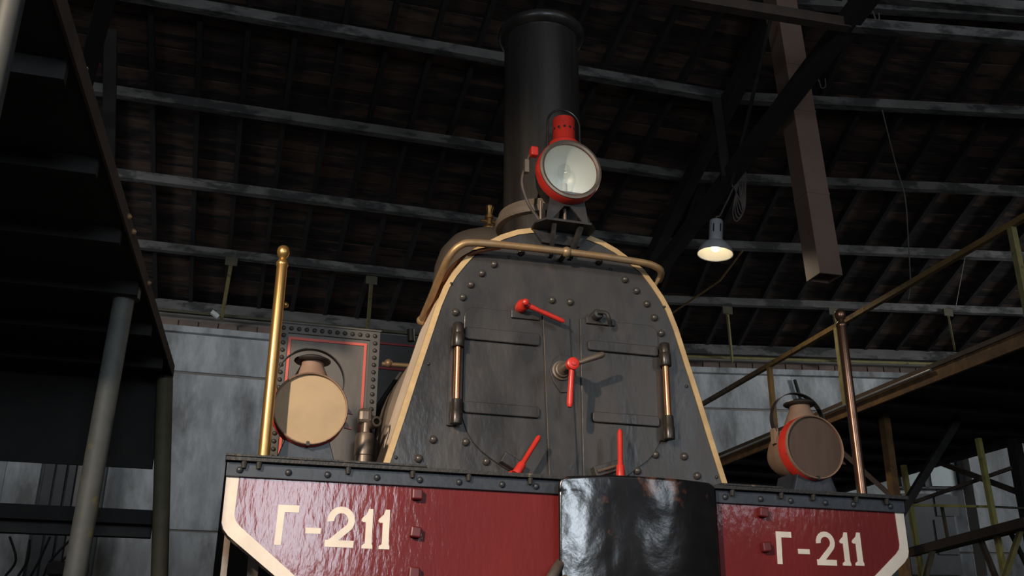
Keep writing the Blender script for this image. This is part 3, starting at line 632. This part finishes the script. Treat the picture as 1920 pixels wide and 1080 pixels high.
# ================================================================== BLACK SHEET OVER THE COUPLING
def sheet():
    nx, nz = 56, 56; x0, x1, z0, z1 = -.195, .527, .80, 1.449; r = .035
    V = []; Fs = []
    for j in range(nz+1):
        z = z0+(z1-z0)*j/nz
        cut = 0
        dz = min(z-z0, z1-z)
        if dz < r: cut = r-math.sqrt(max(0, r*r-(r-dz)**2))
        for i in range(nx+1):
            x = x0+cut+(x1-x0-2*cut)*i/nx
            y = -.115+.27*(x-.19)**2+.02*(z-1.25)**2+(.34*(x-.19)**2 if x > .19 else 0)
            y += .0035*noise.noise(Vector((x*7, z*5, 3)))+.0014*noise.noise(Vector((x*17, z*13, 9)))
            y += .012*(1-z/1.449)*(1 if x > 0 else .5)
            zz = z+(-.028 if j > nz*.9 else 0)*max(0, (.02-x))*2.2
            V.append((x, y, zz))
    for j in range(nz):
        for i in range(nx):
            a = j*(nx+1)+i; Fs.append((a, a+1, a+nx+2, a+nx+1))
    o = MB().add(V, Fs).build('metal_sheet', 'black_gloss', label='dented glossy black metal sheet hanging in front of the red buffer beam', cat='metal sheet')
    s = o.modifiers.new('thick', 'SOLIDIFY'); s.thickness = .005; s.offset = 0
sheet()

# ================================================================== LEFT PLATFORM
lp = thing('work_platform', (-3.2, 2.0, 0), 'dark raised work platform on pipe posts along the left edge', 'platform')
ZP = 2.75
c1, c2 = atz(322, 705, ZP), atz(98, -8, ZP)
dv = (c1-c2).normalized(); c0 = c2-dv*.04
m = MB(); V = []
for z in (ZP, ZP+.06):
    for p in (c0, c1, c1+Vector((-3.4, 0, 0)), c0+Vector((-3.4, 0, 0))): V.append((p.x, p.y, z))
m.add(V, [(0, 1, 2, 3), (7, 6, 5, 4), (0, 4, 5, 1), (1, 5, 6, 2), (2, 6, 7, 3), (3, 7, 4, 0)])
m.build('deck', 'soot_iron', lp, smooth=False)
MB().beam(c0+Vector((.006, 0, .035)), c1+Vector((.006, 0, .035)), .012, .09).build('edge_angle', 'rust_beam', lp, smooth=False)
for k in range(6):
    p = c0+(c1-c0)*((k+.6)/6.2)
    MB().beam(p+Vector((-.02, 0, -.04)), p+Vector((-3.4, 0, -.04)), .05, .08).build('joist', 'soot_iron', lp, smooth=False)
ep = MB().box((c1.x-3.3, c1.y-.02, at(300, 881, c1.y).z), (c1.x-.045, c1.y, ZP)).build('end_panel', 'soot_iron', lp, smooth=False)
MB().box((c1.x-.05, c1.y-.03, 2.36), (c1.x+.01, c1.y+.02, 2.82)).build('corner_plate', 'rust_beam', lp, smooth=False)
pa = at(309, 712, c1.y-.09); pb = at(299, 1080, c1.y-.09); MB().tube([pa, pb, pb+(pb-pa)*.88], .058, 16).build('post', 'olive_paint', lp)
p1 = at(140, 1080, YC+5.72); p2 = at(237, 535, YC+5.72)
MB().tube([p2, p1, p1+(p1-p2)*.75], .058, 18).build('post', 'pipe_grey', lp)
MB().cyl((p2.x+.01, p2.y, 2.68), (p2.x+.01, p2.y, 2.75), .075, None, 18).build('post_head', 'pipe_grey', lp)
p3 = at(22, 0, YC+2.75); p4 = at(-22, 200, YC+2.75)
MB().tube([p3+(p3-p4)*.12, p4+(p4-p3)*3], .036, 16).build('post', 'shaded_pipe', lp)
MB().beam(at(-20, 980, c1.y+.2), at(284, 992, c1.y+.2), .10, .13).build('cross_beam', 'dark_iron', lp, smooth=False)
MB().beam(at(-20, 958, c1.y+.1), at(286, 972, c1.y+.1), .12, .10).build('cross_beam', 'soot_iron', lp, smooth=False)
# guard rail foot and bits on the deck edge
a = atz(152, 176, ZP+.04); MB().cyl(a, a+Vector((0, 0, .12)), .010, None, 8).build('rail_stub', 'pipe_grey', lp)
for f in (.40, .44, .60):
    a = c0+(c1-c0)*f+Vector((.018, 0, .04)); MB().sphere(a, .016, 8, 6).build('bolt', 'dull_brass', lp)

# junk leaning on the rear wall, seen below the left platform
for k, (xa, xb, mt) in enumerate([(8, 74, 'concrete'), (80, 100, 'cabinet_grey'), (103, 122, 'cabinet_grey'), (126, 140, 'cabinet_grey'), (143, 160, 'concrete_warm'), (176, 198, 'cabinet_grey')]):
    pa, pb = at(xa, 900, 11.8), at(xb, 900, 11.8)
    zt = 4.2
    o = MB().box((pa.x, 11.78, 0), (pb.x, 11.80+.03*k, zt-.1*k)).build('wall_board', mt, smooth=False, bevel=.01)
    lab = ['widest pale grey board at the left end of the row below the platform', 'dark grey board right of the widest pale board', 'third grey board from the left below the platform', 'narrow fourth dark board from the left below the platform', 'narrow warm grey board left of the pale pipe post', 'dark board just right of the pale pipe post'][k]
    tag(o, lab, 'board', 'boards leaning on the rear wall')
cr = thing('scrap_stack', at(60, 1060, 10.5)*1.0, 'dark tangle of pipes below the boards at lower left', 'scrap')
for k in range(5):
    MB().tube(smoothpath([at(10+k*24, 1080, 10.5), at(30+k*22, 1050, 10.4), at(18+k*38, 1006+6*(k % 2), 10.3)], 4), .016, 8).build('pipe', 'dark_iron', cr)
MB().box(at(90, 1078, 10.6)-Vector((0, .2, .0)), at(165, 1056, 10.6)+Vector((0, .2, 0))).build('crate_lid', 'dark_iron', cr, smooth=False)

# ================================================================== RIGHT WALKWAY
rw = thing('walkway', (6.2, 5, 0), 'rusty raised walkway with yellow handrail on the right', 'walkway')
XW = 5.0; ZD = 3.43; ZR = 4.35; Y0, Y1 = -1.6, 10.6
def zr(y): return ZR+.12-.021*(y-.6)
MB().box((XW+.03, Y0, ZD-.03), (7.62, Y1, ZD)).build('deck', 'soot_iron', rw, smooth=False)
MB().box((XW, Y0, ZD-.10), (XW+.035, Y1, ZD+.03)).build('edge_beam', 'rust_edge', rw, smooth=False)
MB().box((XW-.02, Y0, ZD+.03), (XW+.05, Y1, ZD+.075)).build('toe_board', 'rust_beam', rw, smooth=False)
MB().tube([(XW-.03, 2.2+1.6, ZD+.012), (XW-.03, Y1, ZD+.012)], .016, 10).build('edge_pipe', 'steel_edge', rw)
MB().box((7.55, Y0, ZD-.16), (7.63, Y1, ZD)).build('edge_beam', 'dark_iron', rw, smooth=False)
y = Y0+.3
while y < Y1: MB().box((XW+.04, y, ZD-.11), (7.55, y+.05, ZD-.03)).build('joist', 'soot_iron', rw, smooth=False); y += .75
MB().beam((XW, Y0, zr(Y0)), (XW, Y1, zr(Y1)), .055, .055).build('handrail', 'rail_yellow', rw, smooth=False)
for (px, py), mt in (((1447, 735), 'rail_yellow'), ((1578, 690), 'yellow_paint'), ((1905, 470), 'yellow_paint'), ((2500, 200), 'yellow_paint')):
    p = atx(px, py, XW); MB().box((XW-.028, p.y-.028, ZD+.03), (XW+.028, p.y+.028, zr(p.y)-.02)).build('rail_post', mt, rw, smooth=False)
# supports
q = atx(1668, 860, 5.5)
MB().box((5.46, q.y-.05, 0), (5.54, q.y+.05, ZD-.03)).build('column', 'rust_edge', rw, smooth=False)
MB().beam((5.5, q.y, 2.25), (6.4, q.y-.1, ZD-.05), .08, .08).build('brace', 'dark_iron', rw, smooth=False)
MB().beam((5.5, q.y, 2.45), (5.05, q.y+.6, ZD-.12), .05, .05).build('brace', 'rust_beam', rw, smooth=False)
for px, py, XX in ((1905, 850, 7.58),):
    p = atx(px, py, XX); MB().box((XX-.09, p.y-.09, 0), (XX+.03, p.y+.03, ZD-.05)).build('column', 'dark_iron', rw, smooth=False)
    MB().box((XX+.05, p.y-.16, 0), (XX+.12, p.y-.09, ZD-.05)).build('column', 'olive_paint', rw, smooth=False)
    MB().beam((XX-.02, p.y, ZD-.75), (XX-.02, p.y+1.55, ZD-.02), .06, .06).build('brace', 'rust_beam', rw, smooth=False)

# ================================================================== YELLOW LOW STAGING BEHIND
ys = thing('steel_staging', (6.8, 7.0, 0), 'low staging of yellow angle posts behind the right end of the beam', 'staging')
pa, pb = at(1706, 1036, 6.6), at(1925, 979, 4.7)
MB().beam(pa, pb, .08, .10).build('edge_beam', 'rust_beam', ys, smooth=False)
MB().beam(pa+Vector((.2, .05, .02)), pb+Vector((.2, .05, .02)), .4, .03).build('deck', 'soot_iron', ys, smooth=False)
for (xa, ya), (xb, yb), Y in (((1694, 872), (1738, 1100), 6.55), ((1834, 822), (1894, 1100), 5.5)):
    p, q = at(xa, ya, Y), at(xb, yb, Y); MB().beam(p, Vector((q.x, Y, 0)), .055, .055, (0, 1, 0)).build('post', 'bright_yellow', ys, smooth=False)
MB().beam(at(1714, 947, 6.5), at(1855, 950, 5.6), .028, .028).build('rail', 'bright_yellow', ys, smooth=False)
MB().beam(at(1855, 950, 5.6), at(1925, 953, 5.6), .022, .022).build('rail', 'olive_paint', ys, smooth=False)
MB().beam(at(1712, 942, 6.5), at(1898, 877, 5.5), .04, .04).build('rail', 'rust_beam', ys, smooth=False)
MB().beam(at(1766, 950, 6.3), at(1778, 1015, 6.3), .03, .03).build('stay', 'olive_paint', ys, smooth=False)
MB().beam(at(1750, 1028, 6.2), at(1732, 1095, 6.2), .05, .05).build('brace', 'olive_paint', ys, smooth=False)
MB().beam(at(1838, 1010, 5.6), at(1872, 1095, 5.6), .05, .05).build('brace', 'rust_beam', ys, smooth=False)
MB().beam(at(1915, 990, 5.2), at(1880, 1095, 5.2), .05, .05).build('brace', 'yellow_paint', ys, smooth=False)
MB().beam(at(1896, 1000, 5.4), at(1925, 1060, 5.4), .04, .04).build('brace', 'dark_iron', ys, smooth=False)

# window, cabinet and pier on the right wall
def wbox(m, px0, py0, px1, py1, d, th):
    a, b = atn(px0, py0, d), atn(px1, py1, d)
    ta, tb = (a-CAM).dot(TR), (b-CAM).dot(TR); z0, z1 = sorted((a.z, b.z))
    V = []
    for z in (z0, z1):
        for t_, o_ in ((ta, 0), (tb, 0), (tb, th), (ta, th)):
            p = CAM+TR*t_+NR*(d+o_); V.append((p.x, p.y, z))
    return m.add(V, [(0, 3, 2, 1), (4, 5, 6, 7), (0, 1, 5, 4), (1, 2, 6, 5), (2, 3, 7, 6), (3, 0, 4, 7)])
wn = thing('window_1', atn(1740, 885, 16.95), kind='structure')
wbox(MB(), 1688, 838, 1812, 845, 16.93, .08); fr = MB()
for a in ((1686, 830, 1692, 916), (1730, 830, 1736, 916), (1796, 830, 1802, 916)): wbox(fr, *a, 16.93, .10)
wbox(fr, 1686, 912, 1802, 917, 16.93, .10); fr.build('window_frame', 'cabinet_grey', wn, smooth=False)
wbox(MB(), 1692, 830, 1730, 912, 16.98, .02).build('pane', 'pane', wn, smooth=False)
wbox(MB(), 1736, 830, 1796, 912, 16.98, .02).build('pane', 'pane', wn, smooth=False)
cb = thing('grey_cabinet', atn(1750, 1010, 16.4), 'dark grey cabinet against the wall behind the yellow staging', 'cabinet')
wbox(MB(), 1690, 925, 1806, 1078, 16.5, .4).build('body', 'cabinet_grey', cb, smooth=False)
wbox(MB(), 1752, 930, 1800, 968, 16.47, .025).build('door', 'cabinet_grey', cb, smooth=False)
wbox(MB(), 1752, 974, 1800, 1040, 16.47, .025).build('door', 'cabinet_grey', cb, smooth=False)
wbox(MB(), 1806, 800, 1852, 1079, 16.7, .34).build('trim_1', 'concrete_warm', smooth=False, kind='structure')

# ================================================================== ROOF TRUSSES
def truss(label, z, P, Q, post_px=None):
    t = thing('roof_truss', (P.x, P.y, z), label, 'truss')
    MB().beam(P, Q, .15, .17).build('bottom_chord', 'truss_wood', t, smooth=False)
    return t
P = atz(1640, -25, 6.15); Q = atz(1243, 495, 6.15); Q = Q+(Q-P)*.25; P = P+(P-Q)*.6
tr = truss('dark timber roof truss with hooks above the pendant lamp', 6.15, P, Q)
MB().beam(L_pt(CAM.x+kx(16.3), 16.3, -.14), L_pt(CAM.x+kx(7.2), 7.2, -.14), .16, .22).build('top_chord', 'truss_wood', tr, smooth=False)
MB().beam(at(1362, 335, YC+9.2), at(1343, 190, YC+9.55), .11, .10).build('post', 'truss_wood', tr, smooth=False)
MB().tube([at(1447, 25, 3.6), at(1400, 230, 4.6), at(1372, 345, 5.2)], .022, 8).build('tie_rod', 'black_iron', tr)
MB().beam(at(1395, 20, 5.6), at(1300, 240, 7.4), .09, .09).build('strut', 'truss_wood', tr, smooth=False)
def hook(px, py, Y, s=1.0):
    o = at(px, py, Y)
    MB().tube(smoothpath([o+Vector((-.03*s, 0, .10*s)), o+Vector((0, 0, .02*s)), o+Vector((.02*s, 0, -.06*s)), o+Vector((.07*s, 0, -.03*s)), o+Vector((.075*s, 0, .06*s))], 4), .007, 6).build('hook', 'wire', tr)
hook(1536, 155, 3.55); hook(1639, 30, 2.35, .7); hook(1412, 275, 4.9, .8); hook(1372, 345, 5.35, .6)
# longitudinal double beam near the top right
lg = thing('tie_beam', atz(1600, 45, 6.1), 'weathered double tie beam crossing the top right corner', 'beam')
a0, a1, b0, b1 = atz(1250, -9, 6.1), atz(1590, 47, 6.1), atz(1600, 47, 6.1), atz(1935, 74, 6.1)
a0 = a0+(a0-a1)*2.5; b1 = b1+(b1-b0)*2.5
for dz, e in ((0, 0), (.34, 0)):
    MB().beam(a0+Vector((0, 0, dz)), a1+Vector((0, 0, dz)), .09, .10).build('timber', 'rust_beam', lg, smooth=False)
    MB().beam(b0+Vector((0, 0, dz)), b1+Vector((0, 0, dz)), .09, .10).build('timber', 'purlin_wood', lg, smooth=False)
# left truss (only its dark members show above the platform)
P = atz(205, -30, 6.1); Q = atz(150, 190, 6.1)
t2 = truss('dark roof truss above the left platform edge', 6.1, P, Q+(Q-P)*1.6)
MB().beam(at(208, 60, 6.2), at(203, 330, 6.2), .13, .12).build('post', 'truss_wood', t2, smooth=False)
MB().beam(at(118, -10, 2.4), at(150, 165, 3.4), .03, .03).build('tie_rod', 'black_iron', t2, smooth=False)

# hanging duct
du = thing('ventilation_duct', atn(1548, 520, 8.9), 'brown boxed ventilation duct hanging from the roof at right', 'duct')
A, B = atn(1546, 522, 8.9), atn(1466, 25, 8.75); B = A+(B-A)*((8.32-A.z)/(B.z-A.z))
def obox(m, A, B, wx, wy, inner=None):
    ax = TR; ay = NR
    ax = Vector((1, -.03, 0)).normalized(); ay = Vector((.03, 1, 0)).normalized()
    V = []
    for p in (A, B):
        for a, b in ((-1, -1), (1, -1), (1, 1), (-1, 1)): V.append(p+ax*(a*wx/2)+ay*(b*wy/2))
    return V
Vo = obox(None, A, B, .255, .25); Vi = obox(None, A, B, .215, .21)
MB().add(Vo+Vi, [(0, 1, 5, 4), (1, 2, 6, 5), (2, 3, 7, 6), (3, 0, 4, 7), (8, 12, 13, 9), (9, 13, 14, 10), (10, 14, 15, 11), (11, 15, 12, 8),
                 (0, 8, 9, 1), (1, 9, 10, 2), (2, 10, 11, 3), (3, 11, 8, 0), (4, 5, 13, 12), (5, 6, 14, 13), (6, 7, 15, 14), (7, 4, 12, 15)]).build('duct_casing', 'duct_brown', du, smooth=False)
for f in (.22, .46, .60):
    c = A+(B-A)*f; c2_ = A+(B-A)*(f+.006); V = obox(None, c, c2_, .263, .258)
    MB().add(V, [(0, 3, 2, 1), (4, 5, 6, 7), (0, 1, 5, 4), (1, 2, 6, 5), (2, 3, 7, 6), (3, 0, 4, 7)]).build('duct_joint', 'duct_brown', du, smooth=False)

# ================================================================== PENDANT LAMP
def pendant():
    Y = 5.35; c = at(1341, 477, Y)          # centre of the mouth
    tilt = Vector((.10, -.02, 1)).normalized()
    t = thing('pendant_lamp', c, 'glowing grey pendant lamp with bell shade below the truss', 'lamp')
    MB().lathe(c, tilt, [(.203, 0), (.206, .004), (.204, .012), (.185, .065), (.155, .115), (.115, .148), (.085, .158), (.082, .152), (.112, .141), (.150, .109), (.179, .061), (.197, .012), (.199, .002)], 40, closed=True).build('shade', 'lamp_grey', t)
    MB().lathe(c, tilt, [(.196, .006), (.178, .060), (.149, .107), (.111, .138), (.08, .148), (0, .149)], 40, cap=False).build('shade_lining', 'lamp_inside', t)
    hs = MB().lathe(c, tilt, [(.0, .160), (.086, .160), (.086, .172), (.079, .176), (.078, .415), (.073, .424), (0, .426)], 26).build('housing', 'lamp_grey', t)
    for a in (-.8, .2):
        p = c+tilt*.31+Vector((math.sin(a)*.0815, -math.cos(a)*.0815, 0)); MB().beam(p-tilt*.05, p+tilt*.05, .012, .004, (0, 1, 0)).build('vent_slot', 'soot_iron', hs, smooth=False)
    MB().sphere(c+tilt*.085, .05, 16, 10).build('bulb', 'bulb', t)
    top = c+tilt*.426
    MB().tube(smoothpath([top, top+Vector((.005, 0, .05)), top+Vector((.05, 0, .07)), at(1358, 388, Y), at(1366, 372, 5.37), at(1376, 350, 5.4)], 5), .010, 8).build('hanging_cord', 'wire', t)
    d = bpy.data.lights.new('pendant_bulb', 'SPOT'); d.energy = 75; d.color = (1.0, .84, .60); d.shadow_soft_size = .05; d.spot_size = math.radians(150); d.spot_blend = .3
    o = bpy.data.objects.new('pendant_bulb', d); COL.objects.link(o); o.location = c+tilt*.02; o.rotation_euler = (-tilt).to_track_quat('-Z', 'Y').to_euler()
    return c
LC = pendant()
# coil of rope hung on the truss, rod beside the lamp, slack wires
rc = thing('rope_coil', at(1388, 340, 5.45), 'coil of thin rope hanging from the truss next to the lamp', 'rope')
for k in range(5):
    o_ = k*3.2
    MB().tube(smoothpath([at(1392-o_*.8, 318, 5.42), at(1383-o_*.5, 350, 5.42), at(1374+o_*1.2, 395-4*k, 5.42), at(1381+o_, 415-6*k, 5.42), at(1396-o_*.3, 392, 5.42), at(1398-o_, 345, 5.42), at(1398-o_*.8, 322, 5.42)], 5), .007, 6).build('rope_loop', 'rope', rc)
rd = MB().tube([atn(1392, 470, 13.9), atn(1350, 526, 14.5), atn(1256, 590, 15.43)], .016, 8).build('brace_rod', 'rail_yellow', label='thin slanting rod between two purlins just below the pendant lamp', cat='rod')
w1 = MB().tube(smoothpath([atn(1652, 198, 10.86), atn(1680, 310, 10.86), atn(1697, 370, 10.86), atn(1703, 450, 10.86), atn(1707, 530, 10.86), atn(1703, 562, 10.86)], 5), .008, 6).build('hanging_wire', 'wire', label='longer thin wire hanging from the roof above the walkway handrail', cat='wire')
w2 = MB().tube([atn(1810, 478, 13.9), atn(1792, 575, 13.9)], .007, 6).build('hanging_wire', 'wire', label='short thin wire hanging from a purlin at far right', cat='wire')

# ================================================================== EAVE PIPES AND YELLOW STRUTS
ep1 = MB().tube([(-8, YC+15.72, 6.045), (CAM.x+6.2, YC+15.72, 6.045)], .022, 8).build('eave_pipe', 'olive_paint', label='dark pipe running under the left eave', cat='pipe')
rp0, rp1 = R_pt(kt(16.7)+.1, 16.7), R_pt(14, 16.7)
ep2 = MB().tube([(rp0.x, rp0.y, 6.01), (rp1.x, rp1.y, 6.01)], .028, 8).build('eave_pipe', 'yellow_paint', label='yellowed pipe running along the right eave', cat='pipe')
def strut(px0, py0, px1, py1, Ya, Yb, label):
    a, b = at(px0, py0, Ya), at(px1, py1, Yb)
    t = thing('hanger_strut', b, label, 'strut', 'yellow hanger struts under the eaves')
    MB().beam(a, b, .055, .03, (0, 1, 0)).build('bar', 'yellow_paint', t, smooth=False)
    MB().box(a+Vector((-.09, -.02, -.01)), a+Vector((.09, .0, .12))).build('bracket_plate', 'olive_paint', t, smooth=False)
strut(433, 497, 415, 600, YC+14.40, YC+15.70, 'yellow strut under the eave left of the brass post')
strut(696, 532, 689, 625, YC+14.40, YC+15.70, 'yellow strut above the riveted tank')
for (a, b, lab) in (((1364, 588), (1373, 678), 'yellow strut right of the smokebox edge'), ((1563, 590), (1586, 684), 'yellow strut just behind the copper post'), ((1778, 592), (1790, 655), 'yellow strut at far right above the walkway deck')):
    qa = atn(*a, 15.33); qb = atn(*b, 16.66)
    strut(*a, *b, qa.y, qb.y, lab)
for px, py in ((405, 590),): MB().beam(at(px-8, py-5, 11.7), at(px+5, py+5, 11.7), .06, .09, (0, 1, 0)).build('paper_tag', 'white_plastic', smooth=False, label='small white tag on the left eave beam', cat='tag')
cdp = MB().tube([atn(1490, 712, 16.98), atn(1506, 765, 16.98), atn(1512, 800, 16.98)], .03, 8).build('conduit', 'dark_iron', label='dark conduit running down the right rear wall', cat='conduit')
